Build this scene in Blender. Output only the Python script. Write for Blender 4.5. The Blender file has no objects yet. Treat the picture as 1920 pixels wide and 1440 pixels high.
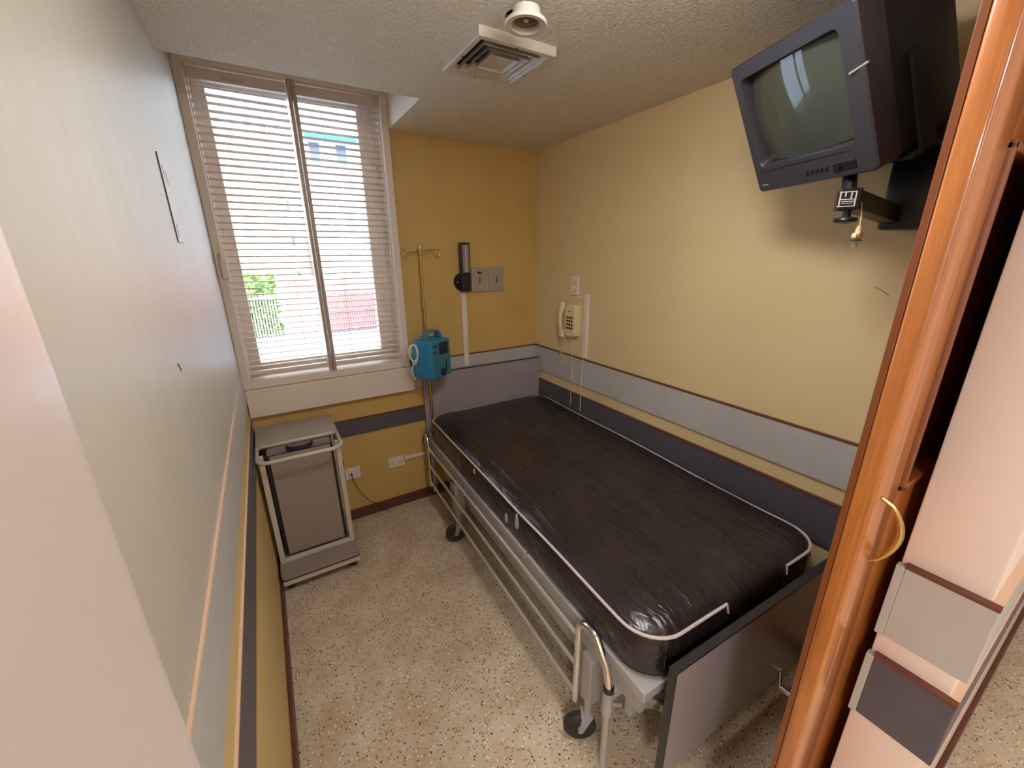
import bpy, bmesh, math, random
from mathutils import Vector, Matrix, Euler, noise
random.seed(7)
PI = math.pi
SC = bpy.context.scene
COL = SC.collection
R = math.radians

# ------------------------------------------------------------------ camera
CAM_H = 1.6
F_PX = 759.0
yaw, pitch, roll = R(30.887), R(17.7805), R(0.628)
fwd = Vector((math.sin(yaw)*math.cos(pitch), math.cos(yaw)*math.cos(pitch), -math.sin(pitch)))
rgt = Vector((math.cos(yaw), -math.sin(yaw), 0))
dwn = fwd.cross(rgt)
r2 = rgt*math.cos(roll) + dwn*math.sin(roll)
d2 = -rgt*math.sin(roll) + dwn*math.cos(roll)
cam_data = bpy.data.cameras.new('camera')
cam_data.sensor_fit = 'HORIZONTAL'
cam_data.sensor_width = 36.0
cam_data.lens = F_PX/1920*36.0
cam_data.clip_start = 0.01
cam_data.clip_end = 300
cam = bpy.data.objects.new('camera', cam_data)
COL.objects.link(cam)
m = Matrix((r2, -d2, -fwd)).transposed().to_4x4()
m.translation = Vector((0, 0, CAM_H))
cam.matrix_world = m
SC.camera = cam

# ------------------------------------------------------------------ light and exposure
SC.view_settings.view_transform = 'Standard'
SC.view_settings.look = 'None'
SC.view_settings.gamma = 1.0
SC.view_settings.use_curve_mapping = False
SC.view_settings.exposure = 1.1

world = bpy.data.worlds.new('sky'); SC.world = world
world.use_nodes = True
bg = world.node_tree.nodes['Background']
bg.inputs['Color'].default_value = (0.93, 0.96, 1.0, 1)
bg.inputs['Strength'].default_value = 5.8

sd = bpy.data.lights.new('sun', 'SUN'); sd.energy = 3.3; sd.angle = R(1.0); sd.color = (1, .95, .88)
sun = bpy.data.objects.new('sun', sd); COL.objects.link(sun)
sun.rotation_euler = Vector((-0.35, -0.62, 0.75)).to_track_quat('Z', 'Y').to_euler()

pd = bpy.data.lights.new('window_portal', 'AREA'); pd.shape = 'RECTANGLE'; pd.size = 0.85; pd.size_y = 1.45
pd.cycles.is_portal = True
po = bpy.data.objects.new('window_portal', pd); COL.objects.link(po)
po.location = (.26, 2.62, 1.68); po.rotation_euler = (R(-90), 0, 0)

FILL_LAMP = 19.0  # glow strength of the added unseen fill lamp
CORR_LAMP = 9.5
SC.cycles.max_bounces = 10
SC.cycles.diffuse_bounces = 6
SC.cycles.glossy_bounces = 5
SC.cycles.transparent_max_bounces = 12
SC.cycles.sample_clamp_indirect = 6.0
SC.cycles.caustics_reflective = False
SC.cycles.caustics_refractive = False
SC.cycles.use_denoising = True

# ------------------------------------------------------------------ room measures
XL, XR, YB, CZ = -0.168, 1.65, 2.415, 2.2255
XJ, XP = -0.047, 0.92            # jambs of the doorway
YF0, YF1 = 0.043, 0.155          # front wall (corridor face, room face)
REC_X, REC_Y, REC_Z = 0.70, 1.895, 2.42   # raised ceiling pocket in front of the window

# ------------------------------------------------------------------ materials
def srgb(r, g, b):
    f = lambda c: (c/255/12.92) if c/255 <= .04045 else ((c/255+.055)/1.055)**2.4
    return (f(r), f(g), f(b), 1)

class NT:
    def __init__(s, name):
        s.m = bpy.data.materials.new(name); s.m.use_nodes = True
        s.t = s.m.node_tree; s.b = s.t.nodes['Principled BSDF']
    def n(s, typ, **kw):
        x = s.t.nodes.new(typ)
        for k, v in kw.items():
            if k.startswith('i_'):
                x.inputs[k[2:].replace('_', ' ')].default_value = v
            else: setattr(x, k, v)
        return x
    def l(s, a, b): s.t.links.new(a, b)
    def coord(s, scale=(1, 1, 1)):
        tc = s.n('ShaderNodeTexCoord'); mp = s.n('ShaderNodeMapping')
        mp.inputs['Scale'].default_value = scale
        s.l(tc.outputs['Object'], mp.inputs['Vector']); return mp.outputs['Vector']

def mat(name, col, rough=.5, metal=0, coat=0, spec=.5, mottle=0, mscale=6, bump=0, bscale=120, sheen=0, scale3=(1,1,1)):
    x = NT(name)
    b = x.b
    b.inputs['Base Color'].default_value = col
    b.inputs['Roughness'].default_value = rough
    b.inputs['Metallic'].default_value = metal
    b.inputs['Coat Weight'].default_value = coat
    b.inputs['Coat Roughness'].default_value = .12
    b.inputs['Specular IOR Level'].default_value = spec
    v = x.coord(scale3)
    nz = x.n('ShaderNodeTexNoise', i_Scale=mscale, i_Detail=4.0)
    x.l(v, nz.inputs['Vector'])
    mr = x.n('ShaderNodeMapRange'); mr.inputs['To Min'].default_value = 1-max(mottle, .03); mr.inputs['To Max'].default_value = 1+max(mottle, .03)
    mr.inputs['From Min'].default_value = .3; mr.inputs['From Max'].default_value = .7
    x.l(nz.outputs['Fac'], mr.inputs['Value'])
    mx = x.n('ShaderNodeMix', data_type='RGBA', blend_type='MULTIPLY'); mx.inputs['Factor'].default_value = 1
    mx.inputs['A'].default_value = col
    x.l(mr.outputs['Result'], mx.inputs['B']); x.l(mx.outputs['Result'], b.inputs['Base Color'])
    if bump:
        n2 = x.n('ShaderNodeTexNoise', i_Scale=bscale, i_Detail=3.0)
        x.l(v, n2.inputs['Vector'])
        bp = x.n('ShaderNodeBump'); bp.inputs['Strength'].default_value = bump; bp.inputs['Distance'].default_value = .004
        x.l(n2.outputs['Fac'], bp.inputs['Height']); x.l(bp.outputs['Normal'], b.inputs['Normal'])
    return x.m

M = {}
M['wall_left'] = None
M['wall_back'] = mat('ochre_wall_paint', srgb(202, 168, 100), .6, mottle=.05, mscale=5, bump=.12, bscale=160)
M['wall_low'] = mat('yellow_wall_paint', srgb(222, 190, 118), .55, mottle=.05, mscale=5, bump=.1, bscale=160)
M['plate'] = mat('cream_plate_paint', srgb(178, 171, 158), .45)
M['jamb'] = mat('beige_jamb_paint', srgb(200, 186, 177), .34, mottle=.02, mscale=4, bump=.12, bscale=60)
M['pink'] = mat('pinkish_beige_paint', srgb(230, 210, 201), .4, mottle=.02, mscale=4, bump=.1, bscale=60)
M['recess'] = mat('smooth_white_plaster', srgb(225, 215, 200), .6)
M['light_band'] = mat('light_grey_wall_guard', srgb(182, 178, 174), .38, mottle=.04, mscale=14)
M['dark_band'] = mat('dark_grey_wall_guard', srgb(86, 80, 88), .45, mottle=.06, mscale=14)
M['trim_pale'] = mat('pale_tan_trim', srgb(206, 172, 146), .5)
M['trim'] = mat('brown_trim', srgb(104, 58, 42), .5)
M['base'] = mat('brown_skirting', srgb(98, 56, 42), .45, mottle=.15, mscale=20)
M['frame'] = mat('off_white_aluminium', srgb(224, 212, 200), .4, mottle=.03)
M['mullion'] = mat('beige_aluminium', srgb(176, 154, 140), .4)
M['slat'] = mat('cream_blind_slat', srgb(220, 206, 196), .45)
M['cord'] = mat('white_cord', srgb(215, 205, 190), .7)
M['white_plastic'] = mat('white_plastic', srgb(225, 215, 200), .4)
M['ivory'] = mat('ivory_plastic', srgb(222, 205, 160), .38)
M['key'] = mat('dark_keys', srgb(60, 48, 38), .5)
M['black'] = mat('black_plastic', srgb(22, 20, 22), .35)
M['blackm'] = mat('black_painted_metal', srgb(18, 20, 20), .4)
M['tvcase'] = mat('charcoal_tv_case', srgb(52, 49, 53), .42, bump=.06, bscale=500)
M['tvback'] = mat('black_tv_back', srgb(12, 9, 11), .6)
M['screen'] = mat('grey_glass_screen', srgb(70, 74, 66), .02, spec=.8)
M['chrome'] = mat('chrome', srgb(225, 223, 222), .2, metal=1)
M['rail'] = mat('satin_chrome_tube', srgb(238, 236, 234), .3, metal=.85)
M['brass'] = mat('brass', srgb(214, 184, 120), .25, metal=1)
M['greymetal'] = mat('grey_painted_steel', srgb(168, 162, 160), .38, mottle=.08, mscale=18)
M['board'] = mat('grey_laminate_board', srgb(158, 148, 150), .3, mottle=.04, mscale=10)
M['boardedge'] = mat('dark_board_edge', srgb(40, 38, 40), .4)
M['piping'] = mat('pale_piping', srgb(196, 182, 178), .5)
M['tape'] = mat('silver_worn_patch', srgb(165, 160, 175), .35)
M['rubber'] = mat('dark_rubber', srgb(42, 38, 38), .6)
M['cabinet'] = mat('grey_cabinet_laminate', srgb(150, 136, 128), .42, mottle=.04, mscale=14, bump=.05, bscale=200)
M['cabtop'] = mat('light_grey_laminate', srgb(176, 168, 156), .45, mottle=.04, mscale=14)
M['cabframe'] = mat('cream_tube_steel', srgb(200, 190, 176), .35)
M['blue'] = mat('blue_plastic', srgb(40, 132, 182), .42, mottle=.08, mscale=12)
M['bluedark'] = mat('dark_blue_display', srgb(28, 42, 58), .3)
M['bluemid'] = mat('greyish_blue_plastic', srgb(58, 118, 138), .42)
M['ventw'] = mat('white_enamel', srgb(205, 198, 186), .4, mottle=.06, mscale=20)
M['cavity'] = mat('dark_cavity', srgb(40, 32, 26), .8)
M['steelplate'] = mat('brushed_steel_plate', srgb(168, 160, 148), .38, metal=.3)
M['glass_tube'] = mat('silver_glass_tube', srgb(200, 190, 185), .15, spec=.8)
M['scale'] = mat('grey_scale_plate', srgb(140, 130, 130), .4)
M['ink'] = mat('dark_mark', srgb(50, 45, 45), .6)
M['label'] = mat('white_print', srgb(210, 205, 200), .5)
M['ext_white'] = mat('exterior_white_render', srgb(205, 204, 206), .8, mottle=.05, mscale=.8)
M['ext_beige'] = mat('exterior_beige_render', srgb(212, 182, 136), .8, mottle=.05, mscale=.8)
M['ext_red'] = mat('exterior_red_wall', srgb(196, 124, 116), .8, mottle=.05, mscale=.8)
M['ext_dark'] = mat('exterior_window_glass', srgb(84, 98, 130), .3)
M['ext_car'] = mat('pale_blue_car_paint', srgb(185, 205, 225), .3, coat=.5)
M['ext_glass2'] = mat('car_glass', srgb(110, 130, 155), .15)
M['ext_rail'] = mat('exterior_railing', srgb(90, 88, 96), .5)
M['ext_road'] = mat('exterior_pavement', srgb(118, 138, 158), .8, mottle=.15, mscale=.5)
M['ext_cyan'] = mat('exterior_cyan_awning', srgb(30, 170, 180), .6)
M['ext_green'] = mat('exterior_leaves', srgb(90, 130, 60), .8, mottle=.2, mscale=3)

def wood():
    x = NT('varnished_orange_wood'); b = x.b
    v = x.coord((14, 14, .9))
    w = x.n('ShaderNodeTexNoise', i_Scale=3.0, i_Detail=8.0, i_Distortion=.6); x.l(v, w.inputs['Vector'])
    v2 = x.coord((160, 160, 5))
    w2 = x.n('ShaderNodeTexNoise', i_Scale=2.0, i_Detail=2.0); x.l(v2, w2.inputs['Vector'])
    ad = x.n('ShaderNodeMath', operation='ADD'); x.l(w.outputs['Fac'], ad.inputs[0])
    sc = x.n('ShaderNodeMath', operation='MULTIPLY'); sc.inputs[1].default_value = .3; x.l(w2.outputs['Fac'], sc.inputs[0]); x.l(sc.outputs[0], ad.inputs[1])
    cr = x.n('ShaderNodeValToRGB'); x.l(ad.outputs[0], cr.inputs['Fac'])
    e = cr.color_ramp.elements
    e[0].position = .4; e[0].color = srgb(140, 74, 22); e[1].position = .9; e[1].color = srgb(196, 122, 58)
    x.l(cr.outputs['Color'], b.inputs['Base Color'])
    b.inputs['Roughness'].default_value = .38; b.inputs['Coat Weight'].default_value = .7; b.inputs['Coat Roughness'].default_value = .1
    return x.m
M['wood'] = wood()
M['wood_dark'] = mat('dark_edge_wood', srgb(120, 62, 26), .4, coat=.3, mottle=.15, mscale=12, scale3=(1, 1, .1))

def terrazzo():
    x = NT('terrazzo_floor'); b = x.b
    v = x.coord()
    base = x.n('ShaderNodeTexNoise', i_Scale=7.0, i_Detail=5.0); x.l(v, base.inputs['Vector'])
    cr = x.n('ShaderNodeValToRGB'); x.l(base.outputs['Fac'], cr.inputs['Fac'])
    cr.color_ramp.elements[0].position = .3; cr.color_ramp.elements[0].color = srgb(186, 164, 136)
    cr.color_ramp.elements[1].position = .7; cr.color_ramp.elements[1].color = srgb(212, 196, 172)
    last = cr.outputs['Color']
    dist = x.n('ShaderNodeTexNoise', i_Scale=60.0, i_Detail=3.0); x.l(v, dist.inputs['Vector'])
    vm = x.n('ShaderNodeVectorMath', operation='SCALE'); vm.inputs['Scale'].default_value = .012; x.l(dist.outputs['Color'], vm.inputs[0])
    va = x.n('ShaderNodeVectorMath', operation='ADD'); x.l(v, va.inputs[0]); x.l(vm.outputs[0], va.inputs[1])
    for scale, lo, hi, pick, c in ((45, .16, .28, .5, srgb(168, 138, 106)), (70, .16, .28, .5, srgb(132, 104, 80)), (60, .14, .21, .32, srgb(62, 48, 38)), (26, .07, .11, .28, srgb(62, 42, 32)), (95, .18, .28, .28, srgb(60, 48, 40)), (90, .2, .3, .4, srgb(240, 232, 214))):
        vo = x.n('ShaderNodeTexVoronoi', i_Scale=float(scale)); x.l(va.outputs[0], vo.inputs['Vector'])
        a = x.n('ShaderNodeMapRange'); a.inputs['From Min'].default_value = lo; a.inputs['From Max'].default_value = hi
        a.inputs['To Min'].default_value = 1; a.inputs['To Max'].default_value = 0
        x.l(vo.outputs['Distance'], a.inputs['Value'])
        sp = x.n('ShaderNodeSeparateColor'); x.l(vo.outputs['Color'], sp.inputs[0])
        lt = x.n('ShaderNodeMath', operation='LESS_THAN'); lt.inputs[1].default_value = pick; x.l(sp.outputs[0], lt.inputs[0])
        mu = x.n('ShaderNodeMath', operation='MULTIPLY'); x.l(a.outputs[0], mu.inputs[0]); x.l(lt.outputs[0], mu.inputs[1])
        mx = x.n('ShaderNodeMix', data_type='RGBA'); x.l(mu.outputs[0], mx.inputs['Factor']); x.l(last, mx.inputs['A']); mx.inputs['B'].default_value = c
        last = mx.outputs['Result']
    x.l(last, b.inputs['Base Color']); b.inputs['Roughness'].default_value = .42
    return x.m
M['floor'] = terrazzo()

def ceiling_mat():
    x = NT('stippled_ceiling'); b = x.b
    b.inputs['Base Color'].default_value = srgb(238, 230, 214); b.inputs['Roughness'].default_value = .75
    v = x.coord()
    n1 = x.n('ShaderNodeTexNoise', i_Scale=85.0, i_Detail=4.0, i_Distortion=.8); x.l(v, n1.inputs['Vector'])
    cr = x.n('ShaderNodeValToRGB'); x.l(n1.outputs['Fac'], cr.inputs['Fac']); cr.color_ramp.elements[0].position = .42; cr.color_ramp.elements[1].position = .62
    bp = x.n('ShaderNodeBump'); bp.inputs['Strength'].default_value = .9; bp.inputs['Distance'].default_value = .005
    x.l(cr.outputs['Color'], bp.inputs['Height']); x.l(bp.outputs['Normal'], b.inputs['Normal'])
    return x.m
M['ceiling'] = ceiling_mat()

def right_wall_mat():
    x = NT('beige_vinyl_wallpaper'); b = x.b
    v = x.coord((.35, .35, 1))
    n1 = x.n('ShaderNodeTexNoise', i_Scale=70.0, i_Detail=2.0); x.l(v, n1.inputs['Vector'])
    n2 = x.n('ShaderNodeTexNoise', i_Scale=2.5, i_Detail=4.0); x.l(v, n2.inputs['Vector'])
    cr = x.n('ShaderNodeValToRGB'); x.l(n2.outputs['Fac'], cr.inputs['Fac'])
    cr.color_ramp.elements[0].position = .3; cr.color_ramp.elements[0].color = srgb(214, 190, 144)
    cr.color_ramp.elements[1].position = .7; cr.color_ramp.elements[1].color = srgb(222, 199, 154)
    x.l(cr.outputs['Color'], b.inputs['Base Color']); b.inputs['Roughness'].default_value = .5
    bp = x.n('ShaderNodeBump'); bp.inputs['Strength'].default_value = .15; bp.inputs['Distance'].default_value = .002
    x.l(n1.outputs['Fac'], bp.inputs['Height']); x.l(bp.outputs['Normal'], b.inputs['Normal'])
    return x.m
M['wall_right'] = right_wall_mat()

def left_wall_mat():
    x = NT('cream_above_yellow_wall'); b = x.b
    v = x.coord()
    sp = x.n('ShaderNodeSeparateXYZ'); x.l(v, sp.inputs[0])
    gt = x.n('ShaderNodeMath', operation='GREATER_THAN'); gt.inputs[1].default_value = .93; x.l(sp.outputs['Z'], gt.inputs[0])
    n1 = x.n('ShaderNodeTexNoise', i_Scale=3.0, i_Detail=4.0); x.l(v, n1.inputs['Vector'])
    mr = x.n('ShaderNodeMapRange'); mr.inputs['From Min'].default_value = .3; mr.inputs['From Max'].default_value = .7; mr.inputs['To Min'].default_value = .96; mr.inputs['To Max'].default_value = 1.04; x.l(n1.outputs['Fac'], mr.inputs['Value'])
    mx = x.n('ShaderNodeMix', data_type='RGBA'); mx.inputs['A'].default_value = srgb(208, 180, 118); mx.inputs['B'].default_value = srgb(180, 172, 158); x.l(gt.outputs[0], mx.inputs['Factor'])  # cream above guard height, yellow below
    m2 = x.n('ShaderNodeMix', data_type='RGBA', blend_type='MULTIPLY'); m2.inputs['Factor'].default_value = 1; x.l(mx.outputs['Result'], m2.inputs['A']); x.l(mr.outputs['Result'], m2.inputs['B'])
    x.l(m2.outputs['Result'], b.inputs['Base Color']); b.inputs['Roughness'].default_value = .45; b.inputs['Specular IOR Level'].default_value = .35
    vs = x.coord((1, 1.6, .8))
    n2 = x.n('ShaderNodeTexNoise', i_Scale=7.0, i_Detail=4.0); x.l(vs, n2.inputs['Vector'])
    bp = x.n('ShaderNodeBump'); bp.inputs['Strength'].default_value = .6; bp.inputs['Distance'].default_value = .006
    x.l(n2.outputs['Fac'], bp.inputs['Height']); x.l(bp.outputs['Normal'], b.inputs['Normal'])
    return x.m
M['wall_left'] = left_wall_mat()

def vinyl():
    x = NT('brown_black_vinyl'); b = x.b
    v = x.coord()
    n0 = x.n('ShaderNodeTexNoise', i_Scale=5.0, i_Detail=5.0); x.l(v, n0.inputs['Vector'])
    cr = x.n('ShaderNodeValToRGB'); x.l(n0.outputs['Fac'], cr.inputs['Fac'])
    cr.color_ramp.elements[0].position = .3; cr.color_ramp.elements[0].color = srgb(33, 26, 27)
    cr.color_ramp.elements[1].position = .75; cr.color_ramp.elements[1].color = srgb(48, 37, 37)
    x.l(cr.outputs['Color'], b.inputs['Base Color'])
    mr = x.n('ShaderNodeMapRange'); mr.inputs['To Min'].default_value = .18; mr.inputs['To Max'].default_value = .36; x.l(n0.outputs['Fac'], mr.inputs['Value'])
    x.l(mr.outputs['Result'], b.inputs['Roughness'])
    v1 = x.coord((7, 1.6, 3))
    n1 = x.n('ShaderNodeTexNoise', i_Scale=3.2, i_Detail=3.0, i_Distortion=1.2); x.l(v1, n1.inputs['Vector'])
    n2 = x.n('ShaderNodeTexNoise', i_Scale=60.0, i_Detail=3.0); x.l(v, n2.inputs['Vector'])
    b1 = x.n('ShaderNodeBump'); b1.inputs['Strength'].default_value = .6; b1.inputs['Distance'].default_value = .02
    x.l(n1.outputs['Fac'], b1.inputs['Height'])
    b2 = x.n('ShaderNodeBump'); b2.inputs['Strength'].default_value = .2; b2.inputs['Distance'].default_value = .002
    x.l(n2.outputs['Fac'], b2.inputs['Height']); x.l(b1.outputs['Normal'], b2.inputs['Normal']); x.l(b2.outputs['Normal'], b.inputs['Normal'])
    return x.m
M['vinyl'] = vinyl()

def pane_mat():
    x = NT('window_glass'); t = x.t
    out = t.nodes['Material Output']
    tr = x.n('ShaderNodeBsdfTransparent'); tr.inputs['Color'].default_value = (.95, .97, .98, 1)
    gl = x.n('ShaderNodeBsdfGlossy'); gl.inputs['Roughness'].default_value = .03
    fr = x.n('ShaderNodeFresnel'); fr.inputs['IOR'].default_value = 1.45
    mx = x.n('ShaderNodeMixShader'); x.l(fr.outputs[0], mx.inputs[0]); x.l(tr.outputs[0], mx.inputs[1]); x.l(gl.outputs[0], mx.inputs[2])
    x.l(mx.outputs[0], out.inputs['Surface'])
    return x.m
M['pane'] = pane_mat()

def emit_mat(name, col, s):
    x = NT(name); x.b.inputs['Base Color'].default_value = col
    x.b.inputs['Emission Color'].default_value = col; x.b.inputs['Emission Strength'].default_value = s
    return x.m

# ------------------------------------------------------------------ mesh builder
class MB:
    def __init__(s): s.bm = bmesh.new()
    def box(s, x0, x1, y0, y1, z0, z1, mx=None, bev=0, seg=2):
        vs = [Vector((x, y, z)) for x in (x0, x1) for y in (y0, y1) for z in (z0, z1)]
        if mx is not None: vs = [mx @ v for v in vs]
        v = [s.bm.verts.new(p) for p in vs]
        fs = [s.bm.faces.new([v[i] for i in f]) for f in ((0, 1, 3, 2), (4, 6, 7, 5), (0, 4, 5, 1), (2, 3, 7, 6), (0, 2, 6, 4), (1, 5, 7, 3))]
        if bev:
            es = list({e for f in fs for e in f.edges})
            bmesh.ops.bevel(s.bm, geom=es, offset=bev, segments=seg, profile=.5, affect='EDGES')
        return s
    def prism(s, pts, z0, z1, mx=None, bev=0):
        a = [Vector((p[0], p[1], z0)) for p in pts]; b = [Vector((p[0], p[1], z1)) for p in pts]
        if mx is not None: a = [mx @ v for v in a]; b = [mx @ v for v in b]
        va = [s.bm.verts.new(p) for p in a]; vb = [s.bm.verts.new(p) for p in b]; n = len(pts)
        fs = [s.bm.faces.new(va[::-1]), s.bm.faces.new(vb)]
        for i in range(n): fs.append(s.bm.faces.new((va[i], va[(i+1) % n], vb[(i+1) % n], vb[i])))
        if bev:
            es = list({e for f in fs[:2] for e in f.edges})
            bmesh.ops.bevel(s.bm, geom=es, offset=bev, segments=2, profile=.5, affect='EDGES')
        return s
    def tube(s, pts, r, seg=10, closed=False, caps=True):
        pts = [Vector(p) for p in pts]; n = len(pts); rings = []
        up = None
        for i, p in enumerate(pts):
            a = pts[(i-1) % n] if (closed or i > 0) else p
            b = pts[(i+1) % n] if (closed or i < n-1) else p
            t = (b-a).normalized()
            if up is None:
                up = Vector((0, 0, 1)) if abs(t.z) < .9 else Vector((1, 0, 0))
            u = (up - t*up.dot(t))
            if u.length < 1e-5: u = t.orthogonal()
            u.normalize(); w = t.cross(u); up = u
            rr = r[i] if isinstance(r, (list, tuple)) else r
            rings.append([s.bm.verts.new(p + (u*math.cos(2*PI*k/seg) + w*math.sin(2*PI*k/seg))*rr) for k in range(seg)])
        for i in range(n if closed else n-1):
            A, B = rings[i], rings[(i+1) % n]
            for k in range(seg):
                s.bm.faces.new((A[k], A[(k+1) % seg], B[(k+1) % seg], B[k]))
        if caps and not closed:
            s.bm.faces.new(rings[0][::-1]); s.bm.faces.new(rings[-1])
        return s
    def lathe(s, prof, seg=24, mx=None):
        # profile of (radius, z); open ends are capped
        rings = []
        for r, z in prof:
            ring = []
            for k in range(seg):
                v = Vector((r*math.cos(2*PI*k/seg), r*math.sin(2*PI*k/seg), z))
                if mx is not None: v = mx @ v
                ring.append(s.bm.verts.new(v))
            rings.append(ring)
        for A, B in zip(rings, rings[1:]):
            for k in range(seg): s.bm.faces.new((A[k], A[(k+1) % seg], B[(k+1) % seg], B[k]))
        s.bm.faces.new(rings[0][::-1]); s.bm.faces.new(rings[-1])
        return s
    def build(s, name, material, parent=None, smooth=False, loc=None):
        bm = s.bm
        bmesh.ops.remove_doubles(bm, verts=bm.verts, dist=1e-6)
        bmesh.ops.recalc_face_normals(bm, faces=bm.faces)
        me = bpy.data.meshes.new(name); bm.to_mesh(me); bm.free()
        me.materials.append(material)
        if smooth:
            for p in me.polygons: p.use_smooth = True
            try: me.set_sharp_from_angle(angle=R(35))
            except Exception: pass
        o = bpy.data.objects.new(name, me); COL.objects.link(o)
        if parent is not None: o.parent = parent
        if loc is not None: o.location = loc
        return o

def arc(c, r, a0, a1, n, ax='yz'):
    out = []
    for i in range(n+1):
        a = a0 + (a1-a0)*i/n; u, v = r*math.cos(a), r*math.sin(a)
        if ax == 'yz': out.append((c[0], c[1]+u, c[2]+v))
        elif ax == 'xz': out.append((c[0]+u, c[1], c[2]+v))
        else: out.append((c[0]+u, c[1]+v, c[2]))
    return out

def round_rect(x0, x1, y0, y1, r, n=6):
    pts = []
    for cx, cy, a in ((x1-r, y0+r, -PI/2), (x1-r, y1-r, 0), (x0+r, y1-r, PI/2), (x0+r, y0+r, PI)):
        for i in range(n+1):
            t = a + PI/2*i/n; pts.append((cx+r*math.cos(t), cy+r*math.sin(t)))
    return pts

def thing(name, label, cat, loc=(0, 0, 0), rz=0, rot=None, group=None):
    o = bpy.data.objects.new(name, None); COL.objects.link(o)
    o.empty_display_size = .05
    o.location = loc; o.rotation_euler = rot if rot else (0, 0, rz)
    o['label'] = label; o['category'] = cat
    if group: o['group'] = group
    return o
def tag(o, label, cat, group=None, kind=None):
    o['label'] = label; o['category'] = cat
    if group: o['group'] = group
    if kind: o['kind'] = kind
    return o
def struct(o, label=None):
    o['kind'] = 'structure'
    if label: o['label'] = label
    return o
def sempty(name, label=None, loc=(0, 0, 0)):
    o = bpy.data.objects.new(name, None); COL.objects.link(o); o.location = loc
    return struct(o, label)

# ================================================================== SETTING
# floor (room + corridor)
struct(MB().box(-1.6, 3.6, -1.5, YB+.1, -.1, 0).build('floor', M['floor']), 'beige terrazzo floor with dark chips')

# back wall around the window opening
WX0, WX1, WZ0, WZ1 = -.168, .70, .985, REC_Z
b = MB()
b.box(XL-.1, XR+.1, YB, YB+.22, 0, WZ0)
b.box(XL-.1, WX0+.035, YB, YB+.22, WZ0, WZ1)
b.box(WX1-.035, XR+.1, YB, YB+.22, WZ0, WZ1)
b.box(XL-.1, XR+.1, YB, YB+.22, WZ1-.01, 2.6)
struct(b.build('wall_back', M['wall_back']), 'ochre painted back wall with the window')
# right wall
struct(MB().box(XR, XR+.12, YF1, YB, 0, 2.6).build('wall_right', M['wall_right']), 'beige wall along the bed')
# left wall: cream, slightly uneven plaster
b = MB(); ny, nz = 60, 60
grid = []
for i in range(ny+1):
    row = []
    y = YF1 + (YB-YF1)*i/ny
    for k in range(nz+1):
        z = 2.6*k/nz
        d = noise.noise(Vector((y*2.2, z*1.6, 3.1)))*.0012 + noise.noise(Vector((y*7, z*4, 1.1)))*.0005
        row.append(b.bm.verts.new((XL+d, y, z)))
    grid.append(row)
for i in range(ny):
    for k in range(nz): b.bm.faces.new((grid[i][k], grid[i+1][k], grid[i+1][k+1], grid[i][k+1]))
b.box(XL-.14, XL-.012, YF1, YB, 0, 2.6)
struct(b.build('wall_left', M['wall_left'], smooth=True), 'cream glossy painted left wall')

# front wall between the room and the corridor, with the doorway the camera looks through
b = MB()
b.box(-1.6, XJ, YF0, YF1, 0, 2.6, bev=.018, seg=6)
struct(b.build('wall_front_left', M['jamb'], smooth=True), 'pinkish beige doorway jamb at the left')
b = MB()
b.box(XP, 3.6, YF0, YF1, 0, 2.6, bev=.004)
struct(b.build('wall_front_right', M['pink'], smooth=True), 'pinkish beige wall end right of the sliding door')
struct(MB().box(XJ, XP, YF0, YF1, 2.12, 2.6).build('wall_front_top', M['pink']))
# corridor shell behind the camera
struct(MB().box(-1.7, 3.7, -1.6, -1.5, 0, 2.6).build('wall_corridor_back', M['recess']))
struct(MB().box(-1.7, -1.6, -1.5, YF1, 0, 2.6).build('wall_corridor_left', M['recess']))
struct(MB().box(3.6, 3.7, -1.5, YF1, 0, 2.6).build('wall_corridor_right', M['recess']))
struct(MB().box(-1.6, 3.6, -1.5, YF0, 2.35, 2.45).build('ceiling_corridor', M['recess']))

# ceiling with the raised pocket at the window and the round hole of the downlight
HX, HY, HR = .745, 1.165, .052
b = MB()
bm = b.bm
def quad(x0, x1, y0, y1, z):
    v = [bm.verts.new(p) for p in ((x0, y0, z), (x1, y0, z), (x1, y1, z), (x0, y1, z))]
    bm.faces.new(v)
bx0, bx1, by0, by1 = HX-.12, HX+.12, HY-.12, HY+.12
quad(XL-.1, XR+.12, YF1, by0, CZ); quad(XL-.1, bx0, by0, by1, CZ); quad(bx1, XR+.12, by0, by1, CZ)
quad(XL-.1, XR+.12, by1, REC_Y, CZ); quad(REC_X, XR+.12, REC_Y, YB, CZ)
n = 32
inner = [bm.verts.new((HX+HR*math.cos(2*PI*k/n), HY+HR*math.sin(2*PI*k/n), CZ)) for k in range(n)]
def sq(k):
    a = 2*PI*k/n; c, s_ = math.cos(a), math.sin(a); f = .12/max(abs(c), abs(s_)); return bm.verts.new((HX+c*f, HY+s_*f, CZ))
outer = [sq(k) for k in range(n)]
top = [bm.verts.new((HX+HR*math.cos(2*PI*k/n), HY+HR*math.sin(2*PI*k/n), CZ+.02)) for k in range(n)]
for k in range(n):
    bm.faces.new((inner[k], inner[(k+1) % n], outer[(k+1) % n], outer[k]))
    bm.faces.new((inner[k], inner[(k+1) % n], top[(k+1) % n], top[k]))
struct(b.build('ceiling', M['ceiling']), 'stippled off white ceiling')
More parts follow.
